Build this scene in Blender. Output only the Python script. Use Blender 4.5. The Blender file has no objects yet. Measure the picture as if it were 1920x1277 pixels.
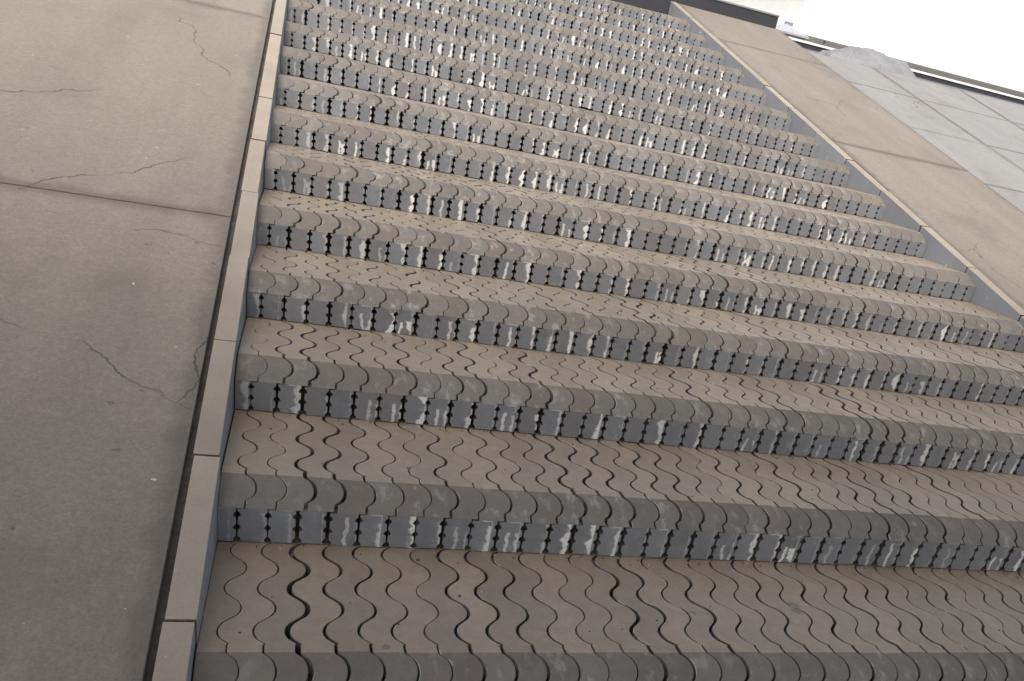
import bpy, bmesh, math, random
from mathutils import Vector, Matrix, noise

random.seed(7)
S = 0.085                      # metres per block width (the unit W used below)
sc = bpy.context.scene
COL = sc.collection

# ------------------------------------------------------------------ camera
F, CX, CY = 1529.912, 1030.06, 1001.0          # photo pixels (1920 wide)
RV = (0.50983, -0.28635, 0.12177)
CAM = Vector((0.7979, -18.5701, 14.8783))
def rod(v):
    v = Vector(v); t = v.length
    return Matrix.Rotation(t, 3, v.normalized())
R0 = Matrix(((1, 0, 0), (0, 0, -1), (0, 1, 0)))
M = rod(RV) @ R0                                # world -> camera (x right, y down, z forward)
cam = bpy.data.cameras.new('camera')
cam.sensor_width = 36.0
cam.lens = F / 1920 * 36.0
cam.shift_x = (960 - CX) / 1920
cam.shift_y = (CY - 638.5) / 1920
cam.clip_start = 0.05
cam.clip_end = 3000
cam_o = bpy.data.objects.new('camera', cam)
COL.objects.link(cam_o)
rot = Matrix((M[0], -M[1], -M[2])).transposed()
cam_o.matrix_world = Matrix.Translation(CAM * S) @ rot.to_4x4()
sc.camera = cam_o

# ------------------------------------------------------------------ light
SUN_EL, SUN_AZ = 56.0, 205.0                     # azimuth from +Y towards +X
world = bpy.data.worlds.new('World'); sc.world = world; world.use_nodes = True
wn = world.node_tree
bg = wn.nodes['Background']
sky = wn.nodes.new('ShaderNodeTexSky')
sky.sky_type = 'NISHITA'; sky.sun_disc = False
sky.sun_elevation = math.radians(SUN_EL); sky.sun_rotation = math.radians(SUN_AZ)
sky.dust_density = 8.0; sky.air_density = 1.0; sky.ozone_density = 1.0
hsv = wn.nodes.new('ShaderNodeHueSaturation'); hsv.inputs['Saturation'].default_value = 0.5   # thin overcast: washed-out blue
wn.links.new(sky.outputs[0], hsv.inputs['Color']); wn.links.new(hsv.outputs[0], bg.inputs[0]); bg.inputs[1].default_value = 0.15
sun = bpy.data.lights.new('sun', 'SUN'); sun.energy = 0.5; sun.angle = math.radians(40); sun.color = (1.0, 0.94, 0.86)
so = bpy.data.objects.new('sun', sun); COL.objects.link(so)
el, az = math.radians(SUN_EL), math.radians(SUN_AZ)
so.rotation_euler = Vector((math.sin(az) * math.cos(el), math.cos(az) * math.cos(el), math.sin(el))).to_track_quat('Z', 'Y').to_euler()
sc.view_settings.view_transform = 'Standard'; sc.view_settings.look = 'None'
sc.view_settings.exposure = 0.85; sc.view_settings.gamma = 1.0
sc.view_settings.use_curve_mapping = False
sc.render.engine = 'CYCLES'

# ------------------------------------------------------------------ stair measures (in block widths)
D, H, CD, CH = 6.8141, 1.8249, 1.2676, 0.6669   # going, rise, nosing slope depth and height
XL, XR = -1.64, 48.79                           # faces of the kerbs
OY = [-0.371, 0.147, 0.312, -0.035, 0.056, -0.129, -0.006, 0.001, -0.003, 0.065, 0.027, 0.018, 0.009, -0.004, -0.015, -0.072]
OZ = [-0.168, -0.004, 0.088, 0.097, 0.065, 0.072, 0.011, -0.044, -0.03, -0.084, -0.005, -0.026, -0.017, -0.006, -0.024, 0.073]
FIRST, LAST = -4, 15
YTOP = 112.0
def sy(s): return s * D + (OY[s] if 0 <= s <= 15 else 0)
def sz(s): return s * H + (OZ[s] if 0 <= s <= 15 else 0)

# ------------------------------------------------------------------ helpers
def ray(x, y):
    return (M.transposed() @ Vector(((x - CX) / F, (y - CY) / F, 1.0)))
def at_y(x, y, Y):                              # photo pixel -> point on the upright plane y = Y (block widths)
    d = ray(x, y); t = (Y - CAM.y) / d.y
    return CAM + d * t
def project(p):
    c = M @ (Vector(p) - CAM)
    return CX + F * c.x / c.z, CY + F * c.y / c.z, c.z

def link(name, me, parent=None, mats=()):
    o = bpy.data.objects.new(name, me); COL.objects.link(o)
    if me is not None:
        for m in mats: me.materials.append(m)
    if parent is not None: o.parent = parent
    return o
def tag(o, label=None, cat=None, group=None, kind=None):
    if label: o['label'] = label
    if cat: o['category'] = cat
    if group: o['group'] = group
    if kind: o['kind'] = kind
    return o
def empty(name, loc=(0, 0, 0)):
    o = bpy.data.objects.new(name, None); COL.objects.link(o); o.location = Vector(loc) * S; o.empty_display_size = .1
    return o
class MB:
    def __init__(s): s.v = []; s.f = []; s.m = []
    def quad(s, a, b, c, d, m=0):
        i = len(s.v); s.v += [a, b, c, d]; s.f.append((i, i + 1, i + 2, i + 3)); s.m.append(m)
    def hexa(s, p, m=0):                        # 8 corners: 4 low (ccw), 4 high (ccw)
        i = len(s.v); s.v += p
        for q in ((3, 2, 1, 0), (4, 5, 6, 7), (0, 1, 5, 4), (1, 2, 6, 5), (2, 3, 7, 6), (3, 0, 4, 7)):
            s.f.append(tuple(i + k for k in q)); s.m.append(m)
    def box(s, x0, x1, y0, y1, z0, z1, m=0):
        s.hexa([(x0, y0, z0), (x1, y0, z0), (x1, y1, z0), (x0, y1, z0), (x0, y0, z1), (x1, y0, z1), (x1, y1, z1), (x0, y1, z1)], m)
    def mesh(s, name, origin=(0, 0, 0), bevel=0, merge=False):
        ox, oy, oz = origin
        me = bpy.data.meshes.new(name)
        me.from_pydata([((x - ox) * S, (y - oy) * S, (z - oz) * S) for x, y, z in s.v], [], s.f)
        me.polygons.foreach_set('material_index', s.m)
        if bevel or merge:
            bm = bmesh.new(); bm.from_mesh(me)
            bmesh.ops.remove_doubles(bm, verts=bm.verts, dist=1e-5)
            if bevel:
                bmesh.ops.bevel(bm, geom=list(bm.edges), offset=bevel * S, segments=2, affect='EDGES', profile=.6)
            bm.to_mesh(me); bm.free()
        me.update()
        return me

# ------------------------------------------------------------------ materials
class NT:
    def __init__(s, name):
        s.mat = bpy.data.materials.new(name); s.mat.use_nodes = True
        s.t = s.mat.node_tree; s.b = s.t.nodes['Principled BSDF']
    def n(s, typ, **kw):
        x = s.t.nodes.new(typ)
        for k, v in kw.items(): setattr(x, k, v)
        return x
    def put(s, sock, v):
        if hasattr(v, 'is_output'): s.t.links.new(v, sock)
        else: sock.default_value = v
    def math(s, op, a, b=0.0, c=0.0, clamp=False):
        x = s.n('ShaderNodeMath', operation=op); x.use_clamp = clamp
        s.put(x.inputs[0], a); s.put(x.inputs[1], b); s.put(x.inputs[2], c)
        return x.outputs[0]
    def ramp(s, v, lo, hi, a=0.0, b=1.0, smooth=True):
        x = s.n('ShaderNodeMapRange'); x.interpolation_type = 'SMOOTHSTEP' if smooth else 'LINEAR'
        s.put(x.inputs[0], v); s.put(x.inputs[1], lo); s.put(x.inputs[2], hi); s.put(x.inputs[3], a); s.put(x.inputs[4], b)
        return x.outputs[0]
    def noise(s, vec, scale, detail=3, rough=.55, dim='3D', w=None):
        x = s.n('ShaderNodeTexNoise'); x.noise_dimensions = dim
        if vec is not None: s.put(x.inputs['Vector'], vec)
        if w is not None: s.put(x.inputs['W'], w)
        x.inputs['Scale'].default_value = scale; x.inputs['Detail'].default_value = detail; x.inputs['Roughness'].default_value = rough
        return x.outputs[0]
    def mix(s, f, a, b, blend='MIX'):
        x = s.n('ShaderNodeMix', data_type='RGBA', blend_type=blend)
        s.put(x.inputs[0], f); s.put(x.inputs[6], a); s.put(x.inputs[7], b)
        return x.outputs[2]
    def scalecol(s, col, f):
        x = s.n('ShaderNodeHueSaturation'); s.put(x.inputs['Color'], col); s.put(x.inputs['Value'], f)
        return x.outputs[0]
    def bump(s, h, strength, dist):
        x = s.n('ShaderNodeBump'); s.put(x.inputs['Height'], h); x.inputs['Strength'].default_value = strength; x.inputs['Distance'].default_value = dist
        s.t.links.new(x.outputs[0], s.b.inputs['Normal'])
    def finish(s, col, rough=.7, spec=.4):
        s.put(s.b.inputs['Base Color'], col); s.put(s.b.inputs['Roughness'], rough); s.put(s.b.inputs['Specular IOR Level'], spec)
        return s.mat
def rgb(r, g, b): return (r, g, b, 1)

def block_mat(name, base, lime_amt, dusty, rough, spec, thin_amt=.6, soft=False):
    k = NT(name)
    a = k.n('ShaderNodeAttribute', attribute_name='loc'); loc = a.outputs['Vector']
    sep = k.n('ShaderNodeSeparateXYZ'); k.put(sep.inputs[0], loc); x, y, z = sep.outputs
    r = k.n('ShaderNodeAttribute', attribute_name='rnd').outputs['Fac']
    st = k.n('ShaderNodeAttribute', attribute_name='lime').outputs['Fac']
    oi = k.n('ShaderNodeObjectInfo').outputs['Random']
    seed = k.math('FRACT', k.math('ADD', r, oi))
    def rnd(m): return k.math('FRACT', k.math('MULTIPLY', seed, m))
    r1, r2, r3, r4, r5 = rnd(17.31), rnd(53.77), rnd(131.9), rnd(311.3), rnd(719.7)
    off = k.n('ShaderNodeCombineXYZ'); k.put(off.inputs[0], k.math('MULTIPLY', seed, 97.0)); k.put(off.inputs[1], k.math('MULTIPLY', r2, 41.0)); k.put(off.inputs[2], k.math('MULTIPLY', r3, 63.0))
    va = k.n('ShaderNodeVectorMath', operation='ADD'); k.put(va.inputs[0], loc); k.put(va.inputs[1], off.outputs[0]); v = va.outputs[0]
    # one coordinate that runs down the front face and along the tread
    q = k.math('SUBTRACT', k.math('MULTIPLY', y, .55), z)
    w1 = k.math('ADD', q, k.math('MULTIPLY', seed, 211.0))
    nw = k.noise(None, 1.5, 2, .5, '1D', w1)
    ne = k.noise(None, 5.0, 3, .6, '1D', k.math('ADD', w1, 40.0))
    # straight seam about three quarters across each block; lime has run out of it and spread to one side
    xs = k.math('ADD', .72, k.math('MULTIPLY', r1, .22))
    d = k.math('SUBTRACT', xs, x)
    wid = k.math('MULTIPLY', k.math('MULTIPLY_ADD', k.math('POWER', r5, 1.2), .24, .05), k.ramp(nw, .3, .72, .25, 1.5, False))
    wid = k.math('ADD', wid, k.math('MULTIPLY', k.math('SUBTRACT', ne, .5), .09))
    edge = k.math('SUBTRACT', wid, d)
    band = k.math('MULTIPLY', k.ramp(edge, -.025, .085), k.ramp(d, -.006, .006))
    starts = k.ramp(k.math('SUBTRACT', q, k.math('MULTIPLY_ADD', k.math('POWER', r2, 2.0), .75, .55)), 0.0, .10)
    band = k.math('MULTIPLY', k.math('MULTIPLY', band, starts), k.math('GREATER_THAN', r3, .22))
    thin = k.math('MULTIPLY', k.ramp(k.math('ABSOLUTE', d), .024, .010), k.ramp(k.noise(None, 1.7, 2, .5, '1D', k.math('ADD', w1, 9.0)), .40, .5))
    tee = k.math('MULTIPLY', k.math('MULTIPLY', k.ramp(k.math('ABSOLUTE', k.math('ADD', z, .695)), .035, .012), k.ramp(x, .3, .45)), k.math('MULTIPLY', k.math('GREATER_THAN', r4, .6), k.ramp(d, -.02, .0)))
    # a second free drip
    xs2 = k.math('ADD', k.math('MULTIPLY_ADD', r1, .4, .22), k.math('MULTIPLY', k.math('SUBTRACT', nw, .5), .30))
    drip = k.math('MULTIPLY', k.ramp(k.math('ABSOLUTE', k.math('SUBTRACT', x, xs2)), k.math('MULTIPLY_ADD', ne, .16, .005), k.math('MULTIPLY_ADD', ne, .13, -.02)),
                  k.ramp(k.math('SUBTRACT', q, k.math('MULTIPLY_ADD', r3, .5, .75)), 0.0, .08))
    drip = k.math('MULTIPLY', drip, k.math('GREATER_THAN', r2, .80))
    if soft:                                     # nosing and tread: only broad faint smears of the same lime
        sx = k.n('ShaderNodeCombineXYZ'); k.put(sx.inputs[0], k.math('MULTIPLY', x, 2.3)); k.put(sx.inputs[1], k.math('MULTIPLY', y, 1.7)); k.put(sx.inputs[2], k.math('MULTIPLY', seed, 57.0))
        sm = k.noise(sx.outputs[0], 1.0, 5, .62)
        lime = k.math('MULTIPLY', k.ramp(sm, .50, .68), k.ramp(k.math('ABSOLUTE', k.math('SUBTRACT', x, .78)), .42, .12))
    else:
        veil = k.math('MULTIPLY', k.ramp(k.noise(v, 2.6, 5, .65), .48, .72, 0, .32), k.ramp(k.math('ABSOLUTE', d), .5, .05))
        band = k.math('MAXIMUM', band, veil)
        lime = k.math('MAXIMUM', k.math('MAXIMUM', band, k.math('MULTIPLY', k.math('MAXIMUM', thin, tee), thin_amt)), drip)
    grain = k.noise(v, 6.0, 4, .7)
    lime = k.math('MULTIPLY', lime, k.ramp(grain, .28, .5, .55, 1.0))
    lime = k.math('MULTIPLY', lime, k.math('MULTIPLY_ADD', k.math('POWER', r5, .7), .75, .25))
    geo = k.n('ShaderNodeNewGeometry').outputs['Position']
    gs = k.n('ShaderNodeSeparateXYZ'); k.put(gs.inputs[0], geo)
    cl = k.math('MULTIPLY', k.ramp(k.noise(geo, .9, 3, .6), .33, .50, .55, 1.0), k.ramp(gs.outputs[0], -.1, .5, .45, 1.0))   # leaks cluster; few by the left kerb
    lime = k.math('MULTIPLY', lime, k.math('MULTIPLY', cl, k.ramp(k.noise(v, 14.0, 3, .7), .30, .55, .62, 1.0)))
    lime = k.math('MULTIPLY', k.math('MULTIPLY', lime, st), lime_amt, clamp=True)
    big = k.noise(geo, 2.2, 3, .6)
    mid = k.noise(v, 2.2, 5, .65)
    fine = k.noise(geo, 160.0, 3, .75)
    val = k.math('MULTIPLY', k.ramp(big, .3, .7, .90, 1.10, False), k.ramp(mid, .25, .75, .86, 1.12, False))
    val = k.math('MULTIPLY', val, k.ramp(fine, .25, .75, .88, 1.12, False))
    val = k.math('MULTIPLY', val, k.math('MULTIPLY_ADD', r4, .26, .87))
    col = k.scalecol(rgb(*base), val)
    if dusty:
        # tread: dust trodden into warm patches, a few dark scuffs, pale runs along the going
        col = k.mix(k.ramp(k.noise(geo, 5.0, 5, .65), .45, .7, 0, .35), col, rgb(base[0] * .86, base[1] * .86, base[2] * .9))
        sp = k.math('MULTIPLY', k.ramp(k.noise(geo, 30.0, 2, .5), .74, .80), .5)
        col = k.mix(sp, col, rgb(.10, .085, .07))
        col = k.mix(k.math('MULTIPLY', k.ramp(k.noise(v, 9.0, 2, .5), .76, .80), .5), col, rgb(.55, .52, .47))
        for px, py, rad in ((1488, 1135, .30), (1492, 1146, .22), (1301, 1149, .13), (723, 1212, .16), (1200, 690, .12)):
            stp = 0 if py > 1000 else 2
            dr = ray(px, py); tt = (sz(stp) - CAM.z) / dr.z; pp = (CAM + dr * tt) * S
            vd = k.n('ShaderNodeVectorMath', operation='DISTANCE'); k.put(vd.inputs[0], geo); vd.inputs[1].default_value = pp
            dd = k.math('ADD', vd.outputs['Value'], k.math('MULTIPLY', k.math('SUBTRACT', k.noise(geo, 45, 3, .6), .5), rad * S * 1.6))
            col = k.mix(k.ramp(dd, rad * S, rad * S * .6, 0, .6), col, rgb(.075, .065, .05))
    else:
        brown = k.ramp(k.noise(v, 1.1, 2, .5), .45, .68, 0, .35)
        col = k.mix(brown, col, rgb(base[0] * 1.15, base[1] * 1.0, base[2] * .9))
        col = k.mix(k.math('MULTIPLY', k.math('GREATER_THAN', r1, .82), .25), col, rgb(base[0] * 1.02, base[1] * .86, base[2] * .80))
        pit = k.ramp(k.noise(v, 22.0, 2, .5), .70, .78, 0, .5)
        col = k.mix(pit, col, rgb(base[0] * .5, base[1] * .5, base[2] * .5))
    col = k.mix(lime, col, rgb(.72, .725, .71))
    h = k.math('ADD', k.math('MULTIPLY', fine, .5), k.math('ADD', k.math('MULTIPLY', grain, .8), k.math('MULTIPLY', lime, .6)))
    k.bump(h, .35, .0016)
    return k.finish(col, rough, spec)

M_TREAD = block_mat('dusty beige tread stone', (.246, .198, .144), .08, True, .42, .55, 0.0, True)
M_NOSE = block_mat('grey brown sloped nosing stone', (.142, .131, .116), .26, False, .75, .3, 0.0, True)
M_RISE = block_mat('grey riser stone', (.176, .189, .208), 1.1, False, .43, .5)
def side_mat():
    k = NT('cut side of stone'); g = k.n('ShaderNodeNewGeometry').outputs['Position']
    nz = k.noise(g, 60, 4, .6)
    col = k.mix(k.ramp(k.noise(g, 9, 3), .4, .62), rgb(.075, .069, .062), rgb(.15, .142, .13))
    return k.finish(k.scalecol(col, k.ramp(nz, .3, .7, .8, 1.15, False)), .8, .3)
M_SIDE = side_mat()
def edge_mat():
    k = NT('worn edge with painted highlight'); g = k.n('ShaderNodeNewGeometry').outputs['Position']
    col = k.mix(k.ramp(k.noise(g, 14, 3), .57, .68), rgb(.13, .115, .098), rgb(.46, .45, .43))  # limed wear, plus painted highlight for light caught on the left joint edges
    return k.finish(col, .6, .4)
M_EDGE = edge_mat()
def plain(name, col, var=.12, scale=6.0, grain=120.0, rough=.75, spec=.35, bump=.3, speck=None, bd=.001):
    k = NT(name); g = k.n('ShaderNodeNewGeometry').outputs['Position']
    val = k.math('MULTIPLY', k.ramp(k.noise(g, scale, 5, .6), .3, .7, 1 - var, 1 + var, False), k.ramp(k.noise(g, grain, 3, .75), .25, .75, 1 - var, 1 + var, False))
    oi = k.n('ShaderNodeObjectInfo').outputs['Random']
    val = k.math('MULTIPLY', val, k.math('MULTIPLY_ADD', oi, .12, .94))
    c = k.scalecol(rgb(*col), val)
    if speck:
        c = k.mix(k.ramp(k.noise(g, speck[1], 2, .5), speck[2], speck[2] + .05), c, rgb(*speck[0]))
        c = k.mix(k.ramp(k.noise(g, 2.6, 6, .7), .56, .78, 0, .30), c, rgb(col[0] * .62, col[1] * .6, col[2] * .58))
    if bump: k.bump(k.noise(g, grain, 3, .7), bump, bd)
    return k.finish(c, rough, spec)
M_BED = plain('dark mortar bed', (.085, .072, .06), .3, 8, 60, .9, .2)
M_KERB = plain('kerb granite', (.28, .243, .195), .10, 4, 140, .7, .4, .3, ((.5, .48, .45), 40, .74))
M_KSIDE = plain('grey kerb side', (.235, .25, .27), .10, 3, 120, .65, .4, .3, ((.4, .41, .42), 12, .70))
def ramp_mat(name, col):
    k = NT(name); g = k.n('ShaderNodeNewGeometry').outputs['Position']
    oi = k.n('ShaderNodeObjectInfo').outputs['Random']
    mp = k.n('ShaderNodeMapping'); k.put(mp.inputs[0], g); mp.inputs['Scale'].default_value = (5.0, .55, .55)
    streak = k.noise(mp.outputs[0], 1.0, 5, .6)
    blot = k.noise(g, 1.7, 8, .68); spk = k.noise(g, 110, 3, .8); spk2 = k.noise(g, 38, 4, .75)
    val = k.math('MULTIPLY', k.ramp(spk, .3, .7, .80, 1.20, False), k.ramp(spk2, .3, .7, .88, 1.12, False))
    val = k.math('MULTIPLY', val, k.ramp(streak, .3, .7, .92, 1.08, False))
    val = k.math('MULTIPLY', val, k.math('MULTIPLY_ADD', oi, .12, .94))
    c = k.scalecol(rgb(*col), val)
    c = k.mix(k.ramp(blot, .50, .72, 0, .45), c, rgb(.125, .108, .09))
    c = k.mix(k.ramp(k.noise(g, 3.1, 6, .7), .56, .75, 0, .30), c, rgb(.27, .24, .205))
    c = k.mix(k.ramp(k.noise(g, 26, 2, .5), .77, .80), c, rgb(.5, .49, .46))
    c = k.mix(k.ramp(k.noise(g, 17, 2, .5), .73, .77, 0, .6), c, rgb(.07, .06, .05))
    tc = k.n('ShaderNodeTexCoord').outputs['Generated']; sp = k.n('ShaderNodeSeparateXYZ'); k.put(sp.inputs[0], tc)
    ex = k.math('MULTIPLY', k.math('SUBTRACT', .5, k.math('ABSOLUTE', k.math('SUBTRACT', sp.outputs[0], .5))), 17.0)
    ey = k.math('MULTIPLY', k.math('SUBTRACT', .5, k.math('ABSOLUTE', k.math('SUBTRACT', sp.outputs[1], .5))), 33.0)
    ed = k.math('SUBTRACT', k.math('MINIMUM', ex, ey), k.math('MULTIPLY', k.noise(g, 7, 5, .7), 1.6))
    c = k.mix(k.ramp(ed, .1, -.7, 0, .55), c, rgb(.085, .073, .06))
    vo = k.n('ShaderNodeTexVoronoi', feature='DISTANCE_TO_EDGE'); vo.inputs['Scale'].default_value = .9
    wv = k.n('ShaderNodeVectorMath', operation='ADD'); k.put(wv.inputs[0], g)
    nv = k.n('ShaderNodeTexNoise'); k.put(nv.inputs['Vector'], g); nv.inputs['Scale'].default_value = 4; nv.inputs['Detail'].default_value = 5
    sv = k.n('ShaderNodeVectorMath', operation='SCALE'); k.put(sv.inputs[0], nv.outputs['Color']); sv.inputs['Scale'].default_value = .25
    k.put(wv.inputs[1], sv.outputs[0]); k.put(vo.inputs['Vector'], wv.outputs[0])
    crack = k.math('MULTIPLY', k.ramp(vo.outputs['Distance'], .004, .0012), k.ramp(k.noise(g, .9, 2, .5), .52, .58))
    c = k.mix(k.math('MULTIPLY', crack, .8), c, rgb(.05, .043, .036))
    k.bump(k.math('SUBTRACT', k.math('ADD', spk, spk2), k.math('MULTIPLY', crack, 2.0)), .6, .002)
    return k.finish(c, .72, .4)
M_RAMP = ramp_mat('beige rough granite slab', (.195, .170, .138))
M_RAMP2 = ramp_mat('grey concrete slab', (.21, .208, .20))
M_DARK = plain('dark slate wall', (.03, .031, .037), .15, 3, 90, .5, .5)
M_GROUND = plain('pale grey ground', (.19, .187, .178), .28, 1.4, 26, .9, .2, .3)
M_WHITE = plain('white render', (.78, .78, .76), .04, 1.0, 30, .8, .3)
M_GREYROOF = plain('grey roof sheet', (.30, .31, .34), .08, 1.0, 30, .6, .4)
M_STEEL = plain('grey painted steel', (.22, .23, .25), .08, 2, 40, .5, .5)
M_MOUND = plain('pale grey stone', (.19, .195, .20), .22, 2.5, 30, .85, .3, .3)
M_BLOCKER = plain('bridge concrete', (.22, .215, .205), .15, 1.5, 40, .85, .3)
M_GRIT = plain('dark grit', (.10, .088, .07), .3, 50, 300, .9, .2, 0)
M_GRIT2 = plain('pale grit', (.42, .40, .36), .2, 50, 300, .9, .2, 0)
M_LEAF = plain('dead brown leaf', (.09, .055, .03), .3, 40, 300, .8, .2)

# ------------------------------------------------------------------ interlocking blocks
WC, WA, HP = .14, .29, 1.13                     # wave centre, amplitude, half period
def arc(u, chord, sag):
    R = (chord * chord / 4 + sag * sag) / (2 * sag)
    return math.sqrt(max(R * R - (u * chord / 2) ** 2, 0)) - (R - sag)
def plan_curve(L):
    pts = [(.24, 0.0), (.25, .27)]
    for i in range(0, 9):
        u = -1 + 2 * i / 8
        y = .76 + u * .47
        pts.append((.235 - .02 * u + arc(u, .94, .32), y))
    pts += [(.18, CD), (.165, 1.60), (.20, 1.68)]
    y0 = 1.73; sign = -1
    while y0 < L:
        for i in range(0, 6):
            y = y0 + HP * i / 6
            if y >= L: break
            u = -1 + 2 * i / 6
            pts.append((WC + sign * arc(u, HP, WA), y))
        y0 += HP; sign = -sign
    pts.append((WC, L))
    return pts
def riser_curve(h):                             # notched joint: (inset, z)
    pts = [(0, -CH)]
    span = h - CH
    for c in (.185, .545, .90):
        z = -CH - span * c
        pts += [(0.0, z + .11), (.07, z + .05), (.105, z - .06), (.045, z - .085), (.01, z - .11)]
    pts = [p for p in pts if p[1] > -h + .02]
    pts += [(pts[-1][0], -h + .045), (pts[-1][0], -h)]
    return pts
def block_mesh(name, L, h, gap, rng, lime=1.0, left=None, right=None, rnd=0.0):
    """one block in block widths; origin: riser joint line, front face, tread level"""
    m = MB(); loc = []
    wob = lambda a: (rng.random() - .5) * a
    pc = plan_curve(L)
    def zz(y): return 0.0 if y >= CD else -CH * (1 - y / CD)
    b = .016
    Lc = []; Rc = []
    for (x, y) in pc:
        xl = x + wob(.006); xr = x + 1 - gap + wob(.006)
        if left is not None: xl = left
        if right is not None: xr = right
        Lc.append((xl, y, zz(y))); Rc.append((xr, y, zz(y)))
    n = len(pc)
    for i in range(n - 1):
        mt = 1 if pc[i + 1][1] <= CD + 1e-6 else 0
        a, c = Lc[i], Lc[i + 1]; d, e = Rc[i], Rc[i + 1]
        I = lambda p, s: (p[0] + s * b, p[1], p[2])
        Dn = lambda p: (p[0], p[1], p[2] - b)
        Bt = lambda p: (p[0], p[1], min(-.66, p[2] - .02) if p[1] > .3 else -CH - .001)
        m.quad(I(a, 1), I(d, -1), I(e, -1), I(c, 1), mt)
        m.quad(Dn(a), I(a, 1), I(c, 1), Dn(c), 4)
        m.quad(I(d, -1), Dn(d), Dn(e), I(e, -1), mt)
        m.quad(Bt(a), Dn(a), Dn(c), Bt(c), 3)
        m.quad(Dn(d), Bt(d), Bt(e), Dn(e), 3)
    # riser
    rc = riser_curve(h); bk = .8
    RL = []; RR = []
    for k, (ins, z) in enumerate(rc):
        yy = .05 if k == len(rc) - 1 else 0.0
        xl = ins + wob(.006); xr = 1 - gap - ins + wob(.006)
        if left is not None: xl = left
        if right is not None: xr = right
        zt = z
        RL.append((xl, yy, zt)); RR.append((xr, yy, zt))
    for k in range(len(rc) - 1):
        a, c = RL[k], RL[k + 1]; d, e = RR[k], RR[k + 1]
        if k == 0 and left is None:              # top left corner sits a hair below the neighbour's overhang
            t = -CH - .035
            m.quad((a[0], 0, t), c, (.24, 0, c[2]), (.24, 0, t), 2)
            m.quad((.24, 0, -CH), (.24, 0, c[2]), e, d, 2)
            m.quad((a[0], 0, t), (.24, 0, t), (.24, bk, t), (a[0], bk, t), 3)
        else:
            m.quad(a, c, e, d, 2)
        B = lambda p: (p[0], bk, p[2])
        m.quad(c, a, B(a), B(c), 3); m.quad(d, e, B(e), B(d), 3)
    # underside of the nosing that laps over the neighbour, and the back end
    m.quad((Rc[0][0], 0, -CH - .001), (RR[0][0], 0, -CH - .001), (RR[0][0], bk, -CH - .001), (Rc[0][0], bk, -CH - .001), 3)
    return m
def to_mesh(name, m, lime, rnd=0.0):
    me = bpy.data.meshes.new(name)
    me.from_pydata([(x * S, y * S, z * S) for x, y, z in m.v], [], m.f)
    me.polygons.foreach_set('material_index', m.m)
    at = me.attributes.new('loc', 'FLOAT_VECTOR', 'POINT')
    at.data.foreach_set('vector', [c for v in m.v for c in v])
    at = me.attributes.new('rnd', 'FLOAT', 'POINT'); at.data.foreach_set('value', [rnd] * len(m.v))
    at = me.attributes.new('lime', 'FLOAT', 'POINT'); at.data.foreach_set('value', [lime] * len(m.v))
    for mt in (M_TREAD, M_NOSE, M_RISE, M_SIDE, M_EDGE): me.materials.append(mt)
    me.update()
    return me

stairs = empty('staircase', (XL, sy(FIRST), sz(FIRST - 1)))
tag(stairs, 'wide grey staircase of interlocking wavy blocks with white lime stains on its risers', 'staircase')
def child(name, me, parent, loc, mats=()):
    o = link(name, me, parent, mats)
    o.location = Vector(loc) * S - (parent.location if parent.type == 'EMPTY' or True else Vector())
    return o
ORG = stairs.location.copy()

rng = random.Random(11)
steps = {}
for s in range(FIRST, LAST + 1):
    m = MB()
    y0 = sy(s) + .82; y1 = (sy(s + 1) + .81) if s < LAST else YTOP
    m.box(XL + .02, XR - .02, y0, y1, sz(s) - 2.7, sz(s) - .74)
    org = (XL, sy(s), sz(s))
    o = link('step', m.mesh('step_bed', org), stairs, (M_BED,))
    o.location = Vector(org) * S - ORG
    steps[s] = (o, org)

cells = []                                      # every block: (depth, in view, step, index)
for s in range(FIRST, LAST + 1):
    for j in range(-2, 49):
        best = None; vis = False
        for p in ((j + .5, sy(s), sz(s) - CH - .3), (j + .6, sy(s) + .6, sz(s) - .3), (j + .6, sy(s) + 4, sz(s))):
            u, v, dpt = project(p)
            if dpt > 1 and -25 < u < 1945 and -25 < v < 1302: vis = True
            best = dpt if best is None else min(best, dpt)
        cells.append((best, vis, s, j))
vis_cells = sorted([c for c in cells if c[1]], key=lambda c: c[0])
single = {(c[2], c[3]) for c in vis_cells[:300]}

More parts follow.
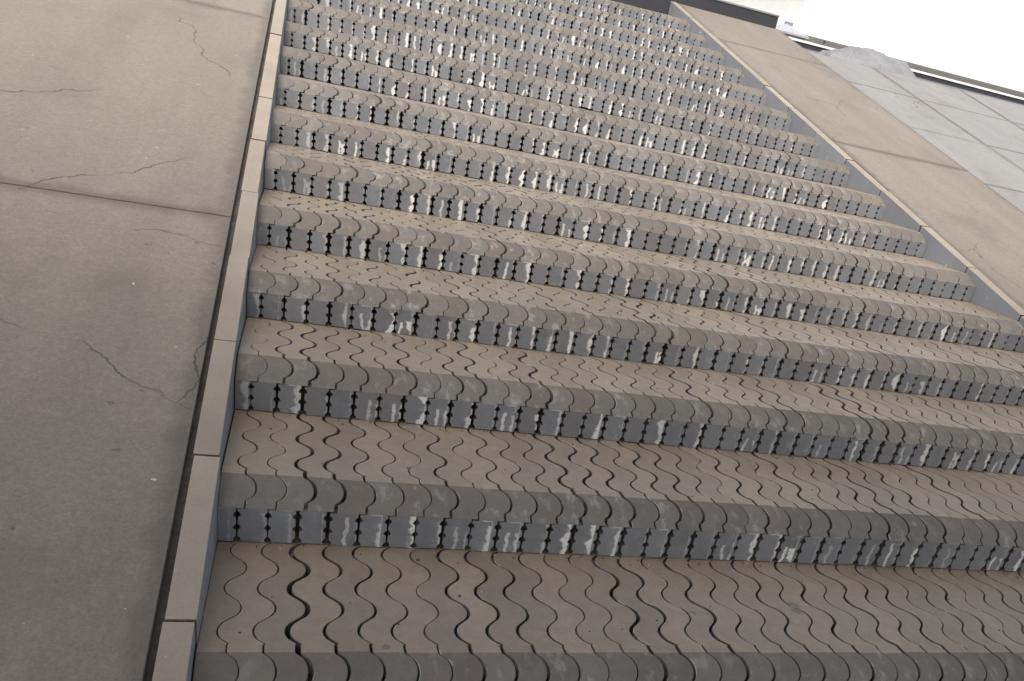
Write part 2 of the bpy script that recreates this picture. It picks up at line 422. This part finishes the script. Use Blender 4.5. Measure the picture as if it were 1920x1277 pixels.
BV, BF, BM, BL, BR, BS = [], [], [], [], [], []
for s in range(FIRST, LAST + 1):
    L = (sy(s + 1) - sy(s) + .55) if s < LAST else YTOP - sy(s)
    h = sz(s) - sz(s - 1)
    var = []
    for k in range(7):
        g = (.055, .065, .08, .095, .12, .155, .06)[k]
        mb = block_mesh('b', L, h, g, rng)
        var.append((mb, to_mesh('block_%d' % k, mb, 1.0)))
    cmb = block_mesh('b', L, h, .022, rng); clean = (cmb, to_mesh('block_clean', cmb, 0.0))
    lmb = block_mesh('b', L, h, .03, rng, left=2 + XL + .03); lend = (lmb, to_mesh('block_end', lmb, 1.0))
    rmb = block_mesh('b', L, h, .03, rng, right=XR - 48 - .02); rend = (rmb, to_mesh('block_end', rmb, 0.0))
    nclean = rng.choice((2, 3, 3, 4))
    for j in range(-2, 49):
        if j == -2: mb, me = lend
        elif j == 48: mb, me = rend
        elif j >= 48 - nclean: mb, me = clean
        else: mb, me = var[rng.choice((0, 0, 1, 1, 2, 3, 3, 4, 5, 6))]
        dx = 0 if j in (-2, 48) else rng.uniform(-.018, .018)
        dy = rng.uniform(-.03, .03); dz = rng.uniform(-.018, .010)
        if (s, j) in single:
            o = link('block', me, steps[s][0])
            o.location = (Vector((j + dx, sy(s) + dy, sz(s) + dz)) - Vector(steps[s][1])) * S
        else:
            base = len(BV); rr = rng.random(); lm = 0.0 if (j >= 48 - nclean) else 1.0
            X, Y, Z = j + dx, sy(s) + dy, sz(s) + dz
            BV += [((x + X) * S, (y + Y) * S, (z + Z) * S) for x, y, z in mb.v]
            BF += [tuple(base + i for i in f) for f in mb.f]; BM += mb.m
            for v in mb.v: BL.extend(v)
            BR += [rr] * len(mb.v); BS += [lm] * len(mb.v)
me = bpy.data.meshes.new('blocks')
me.from_pydata([(x - ORG.x, y - ORG.y, z - ORG.z) for x, y, z in BV], [], BF)
me.polygons.foreach_set('material_index', BM)
at = me.attributes.new('loc', 'FLOAT_VECTOR', 'POINT'); at.data.foreach_set('vector', BL)
at = me.attributes.new('rnd', 'FLOAT', 'POINT'); at.data.foreach_set('value', BR)
at = me.attributes.new('lime', 'FLOAT', 'POINT'); at.data.foreach_set('value', BS)
me.update()
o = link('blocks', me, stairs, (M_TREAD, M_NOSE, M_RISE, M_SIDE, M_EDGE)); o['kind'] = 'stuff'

# ------------------------------------------------------------------ kerbs that follow the slope on both sides
SL = H / D
def slope_stone(x0, x1, y0, y1, h, thick, name, bevel=.03):
    m = MB()
    z = lambda y: y * SL + h
    m.hexa([(x0, y0, z(y0) - thick), (x1, y0, z(y0) - thick), (x1, y1, z(y1) - thick), (x0, y1, z(y1) - thick),
            (x0, y0, z(y0)), (x1, y0, z(y0)), (x1, y1, z(y1)), (x0, y1, z(y1))])
    return m.mesh(name, (x0, y0, z(y0)), bevel, True), (x0, y0, z(y0))
YB = sy(FIRST) - 1.0
def kerb(x0, x1, h, label, jo, jg):
    root = empty('stair_kerb', (x0, YB, YB * SL + h))
    tag(root, label, 'kerb')
    k = FIRST
    ya = YB
    while ya < YTOP - .5:
        yb = min((k + 1 + jo) * D, YTOP)
        if yb - ya > .3:
            dh = rng.uniform(-.04, .03); jx = rng.uniform(-.025, .025)
            me, org = slope_stone(x0 + jx, x1 + jx, ya + jg, yb - jg, h + dh, 3.2, 'kerb_stone', .025)
            o = link('kerb_stone', me, root, (M_KERB, M_KSIDE))
            for p in me.polygons: p.material_index = 0 if p.normal.z > .5 else (1 if abs(p.normal.x) > .5 else 2)
            me.materials.append(M_BED); o.location = Vector(org) * S - root.location
        ya = yb; k += 1
    return root
kerb(XL - .81, XL, .27, 'beige stone kerb sloping up the stairs beside a dark gap and paved ramp', .19, .028)
kerb(XR, XR + .88, .07, 'grey sided stone kerb sloping up the stairs toward the end of the dark wall', .235, .06)

# sloping paved strips outside the kerbs
def ramp(name, cols, h, joints, mat=None):
    x0 = min(c[0] for c in cols); x1 = max(c[1] for c in cols)
    if x1 < 0: x1 = XL - .83
    elif x0 < 60: x0 = XR + .90
    m = MB(); zl = lambda y: y * SL + h
    m.hexa([(x0, YB, zl(YB) - 3.6), (x1, YB, zl(YB) - 3.6), (x1, YTOP, zl(YTOP) - 3.6), (x0, YTOP, zl(YTOP) - 3.6),
            (x0, YB, zl(YB) - .35), (x1, YB, zl(YB) - .35), (x1, YTOP, zl(YTOP) - .35), (x0, YTOP, zl(YTOP) - .35)])
    org = (x0, YB, zl(YB))
    root = link('ramp', m.mesh('ramp_bed', org), None, (M_BED,)); root.location = Vector(org) * S
    root['kind'] = 'structure'
    for (a, b) in cols:
        for ya, yb in zip(joints[:-1], joints[1:]):
            me, o2 = slope_stone(a + .04, b - .04, ya + .05, yb - .05, h + rng.uniform(-.02, .02), .5, 'slab', .03)
            o = link('slab', me, root, (mat or M_RAMP,)); o.location = Vector(o2) * S - root.location
    return root
JT = [YB, -7.0, 27.0, 61.0, 95.0, YTOP]
JL = [YB, -7.5, 25.5, 59.5, 93.5, YTOP]
ramp('ramp', [(XR + 1.0, 66.6)], .02, JT)
ramp('ramp', [(-19.9, XL - 1.02), (-37.2, -19.9), (-54.5, -37.2)], .22, JL)

ramp('ramp', [(67.0, 84.0), (84.0, 101.0), (101.0, 118.0), (118.0, 135.0)], -1.6, [YB, -4.0, 13.0, 30.0, 47.0, 64.0, 81.0, 98.0, YTOP], M_RAMP2)

# ------------------------------------------------------------------ ground: flat below, bank beside the ramps, upper level behind
g = MB()
BX = 4000
zb = sz(FIRST - 1)
prof = [(-6000, zb), (YB - 2, zb), (YB, zb - .01), (YTOP, YTOP * SL - 4.2), (YTOP + .5, 27.0), (6000, 27.0)]
for (ya, za), (yb, zb2) in zip(prof[:-1], prof[1:]):
    g.quad((-BX, ya, za), (BX, ya, za), (BX, yb, zb2), (-BX, yb, zb2))
o = link('ground', g.mesh('ground', merge=True), None, (M_GROUND,)); o['kind'] = 'structure'

# ------------------------------------------------------------------ dark wall across the head of the stairs
top = YTOP * SL + 1.75
root = empty('dark_wall', (-56, YTOP + .03, 26.9))
tag(root, 'low dark slate wall with a thin pale coping across the head of the stairs', 'wall')
m = MB(); m.box(-56, 66.0, YTOP + .03, YTOP + 4.5, 26.9, top - .22)
o = link('wall_body', m.mesh('wall_body', (-56, YTOP + .03, 26.9), .03, True), root, (M_DARK,))
x = -56.0
while x < 66:
    x2 = min(x + 20.33, 66.06)
    m = MB(); m.box(x + .02, x2 - .02, YTOP - .08, YTOP + 4.6, top - .22, top)
    o = link('coping_slab', m.mesh('coping_slab', (x, YTOP, top), .03, True), root, (M_STEEL,))
    o.location = Vector((x, YTOP, top)) * S - root.location
    x = x2

# ------------------------------------------------------------------ unseen overhead deck, added to shade the lower flight
root = empty('light_blocker', (-150, -56, 40)); tag(root, 'added concrete deck out of view overhead, shading the foot of the stairs', 'blocker')
for nm, bx in (('deck', (-150, 170, -56, -8, 42, 46)), ('parapet', (-150, 170, -56, -54.5, 46.02, 57)), ('parapet', (-150, 170, -9.5, -8, 46.02, 57)),
               ('pier', (-75, -69, -44, -16, -12, 42)), ('pier', (79, 85, -44, -16, -12, 42))):
    m = MB(); m.box(*bx); org = (bx[0], bx[2], bx[4])
    o = link(nm, m.mesh(nm, org, .1, True), root, (M_BLOCKER,)); o.location = Vector(org) * S - root.location

# ------------------------------------------------------------------ washed out things beyond the upper right corner
# white building on posts
YBD = 340.0
a = at_y(1497, 48, YBD)
root = empty('white_building', (a.x, YBD, 27)); tag(root, 'white rendered building raised on thin grey posts above a white slab', 'building')
m = MB(); m.box(a.x, a.x + 190, YBD, YBD + 90, a.z, a.z + 120)
o = link('wall', m.mesh('wall', (a.x, YBD, a.z)), root, (M_WHITE,)); o.location = Vector((a.x, YBD, a.z)) * S - root.location
b = at_y(1489, 50, YBD - 12); b2 = at_y(1489, 60, YBD - 12)
m = MB(); m.box(b.x, b.x + 200, YBD - 12, YBD + 80, b2.z, b.z)
o = link('slab', m.mesh('slab', (b.x, YBD - 12, b2.z), .2, True), root, (M_WHITE,)); o.location = Vector((b.x, YBD - 12, b2.z)) * S - root.location
m = MB(); m.box(a.x + 1, b.x + 196, YBD + 1, YBD + 70, b.z, a.z)
o = link('plinth', m.mesh('plinth', (a.x, YBD, b.z)), root, (M_WHITE,)); o.location = Vector((a.x, YBD, b.z)) * S - root.location
for px in (1497.5, 1504.5, 1552, 1600, 1680):
    c = at_y(px, 66, YBD - 11)
    m = MB(); m.box(-.35, .35, -.35, .35, 0, b2.z - 27)
    o = link('post', m.mesh('post', (0, 0, 0)), root, (M_STEEL,)); o.location = Vector((c.x, YBD - 10, 27)) * S - root.location
# dark stepped parapet
YP = 190.0
p0 = at_y(1472, 67, YP); p1 = at_y(1476, 80, YP)
root = empty('parapet', (p0.x - 8, YP, 27)); tag(root, 'dark grey stepped parapet with a white top edge below the white building', 'parapet')
zt = p0.z
for k, (za, zb3, yo, mt) in enumerate(((zt - .45, zt, -.3, M_WHITE), (zt - 1.5, zt - .45, 0, M_DARK), (zt - 1.8, zt - 1.5, -.25, M_STEEL), (zt - 3.4, zt - 1.8, .1, M_GREYROOF), (27.0, zt - 3.4, .0, M_DARK))):
    m = MB(); m.box(p0.x - 8, p0.x + 190, YP + yo, YP + 4, za, zb3)
    nm = ('top_edge', 'band', 'ledge', 'band', 'wall_base')[k]
    org = (p0.x - 8, YP, za)
    o = link(nm, m.mesh(nm, org), root, (mt,)); o.location = Vector(org) * S - root.location
# grey pyramid roofed kiosk
YK = 260.0
ap = at_y(1474.5, 44, YK); rb = at_y(1500, 71, YK); lb = at_y(1452, 62, YK)
root = empty('kiosk', (ap.x, YK, 27)); tag(root, 'small kiosk with a pale grey pointed roof behind the dark wall', 'kiosk')
m = MB()
zr = rb.z; hw = max(rb.x - ap.x, 3)
P4 = [(-hw, -hw, zr), (hw, -hw, zr), (hw, hw, zr), (-hw, hw, zr)]
i0 = 0
me = bpy.data.meshes.new('roof')
vs = [((x) * S, (y) * S, (z - 27) * S) for x, y, z in P4] + [(0, 0, (ap.z - 27) * S)] + [(x * S, y * S, (z - 27 - .5) * S) for x, y, z in P4]
me.from_pydata(vs, [], [(0, 1, 4), (1, 2, 4), (2, 3, 4), (3, 0, 4), (5, 6, 1, 0), (6, 7, 2, 1), (7, 8, 3, 2), (8, 5, 0, 3), (8, 7, 6, 5)])
link('roof', me, root, (M_GREYROOF,))
m = MB(); m.box(-hw * .85, hw * .85, -hw * .85, hw * .85, 0, zr - 27 - .45)
link('kiosk_wall', m.mesh('kiosk_wall'), root, (M_GREYROOF,))
m = MB(); m.box(-.5, 2.2, -.4, .4, ap.z - 27 - .3, ap.z - 27 + .5)
link('roof_vent', m.mesh('roof_vent'), root, (M_STEEL,))
# pale rounded rock
YR = 132.0
r0 = at_y(1510, 100, YR); r1 = at_y(1575, 68, YR)
rx = 13.0; rz = r1.z - 25.5
rk = random.Random(3)
bm = bmesh.new()
for i in range(46):
    th = rk.uniform(0, 2 * math.pi); ph = math.asin(rk.uniform(-.1, 1.0)); rr = rk.uniform(.86, 1.0)
    bm.verts.new(Vector((math.cos(th) * math.cos(ph) * rx * rr, math.sin(th) * math.cos(ph) * 10.0 * rr, math.sin(ph) * rz * rr)) * S)
hull = bmesh.ops.convex_hull(bm, input=list(bm.verts))
bmesh.ops.delete(bm, geom=list({v for v in hull['geom_interior'] if isinstance(v, bmesh.types.BMVert)}), context='VERTS')
bmesh.ops.subdivide_edges(bm, edges=list(bm.edges), cuts=7, use_grid_fill=True)
for it in range(2): bmesh.ops.smooth_vert(bm, verts=list(bm.verts), factor=.5, use_axis_x=True, use_axis_y=True, use_axis_z=True)
bm.normal_update()
for v in bm.verts:
    v.co += v.normal * (noise.fractal(v.co * 3.5, .7, 2.1, 6) * .035 + (noise.noise(v.co * 14) * .012))
me = bpy.data.meshes.new('rock'); bm.to_mesh(me); bm.free()
for p in me.polygons: p.use_smooth = True
o = link('rock', me, None, (M_MOUND,)); o.location = Vector((r0.x + rx - .5, YR, 25.5)) * S
tag(o, 'big pale grey rounded rock rising beyond the edge of the ramp', 'rock')

# ------------------------------------------------------------------ a dead leaf against a riser
def at_tread(x, y, s):
    d = ray(x, y); t = (sz(s) - CAM.z) / d.z
    return CAM + d * t
bm = bmesh.new()
nx, ny = 12, 6
grid = {}
for i in range(nx + 1):
    for k in range(ny + 1):
        u = i / nx; t = k / ny * 2 - 1
        wdt = .26 * math.sin(math.pi * min(max(u, .02), .98)) ** .7
        grid[i, k] = bm.verts.new(Vector((u * 1.25 - .6, t * wdt, .12 * t * t + .03 * math.sin(u * 5) + .03)) * S)
for i in range(nx):
    for k in range(ny): bm.faces.new((grid[i, k], grid[i + 1, k], grid[i + 1, k + 1], grid[i, k + 1]))
bmesh.ops.solidify(bm, geom=list(bm.faces), thickness=.03 * S)
me = bpy.data.meshes.new('leaf'); bm.to_mesh(me); bm.free()
c = at_y(1069, 203, sy(9) - .35)
o = link('dead_leaf', me, None, (M_LEAF,)); o.location = Vector((c.x, sy(8) + CD + .5, sz(8) + .0)) * S; o.rotation_euler = (0, 0, .15)
tag(o, 'curled brown dead leaf lying on a tread near the middle of the stairs', 'leaf')

# ------------------------------------------------------------------ grit and crumbs lying in the corners of the treads
gr = MB(); g2 = random.Random(5)
for i in range(420):
    st_ = g2.choice((0, 0, 0, 1, 1, 1, 2, 2, 3, 4, 5))
    x = g2.uniform(XL + .2, XR - .2 if st_ > 2 else 34)
    yb_ = sy(st_ + 1)
    y = yb_ - abs(g2.gauss(0, .35)) - .06 if g2.random() < .75 else g2.uniform(sy(st_) + CD + .1, yb_)
    if y < sy(st_) + CD + .1: continue
    r = g2.uniform(.018, .05) * (1.6 if g2.random() < .08 else 1); z = sz(st_) - .012
    a0 = g2.random() * 6; vs = []
    for lv, (rr, zz_) in enumerate(((1.0, 0), (.7, .9))):
        for q in range(4):
            an = a0 + q * math.pi / 2 + g2.uniform(-.3, .3)
            vs.append((x + math.cos(an) * r * rr * g2.uniform(.7, 1.3), y + math.sin(an) * r * rr * g2.uniform(.7, 1.3), z + zz_ * r * g2.uniform(.8, 1.2)))
    gr.hexa(vs, g2.choice((0, 0, 1)))
o = link('grit', gr.mesh('grit'), None, (M_GRIT, M_GRIT2)); tag(o, 'fine crumbs of grit scattered in the corners of the treads', 'grit', kind='stuff')
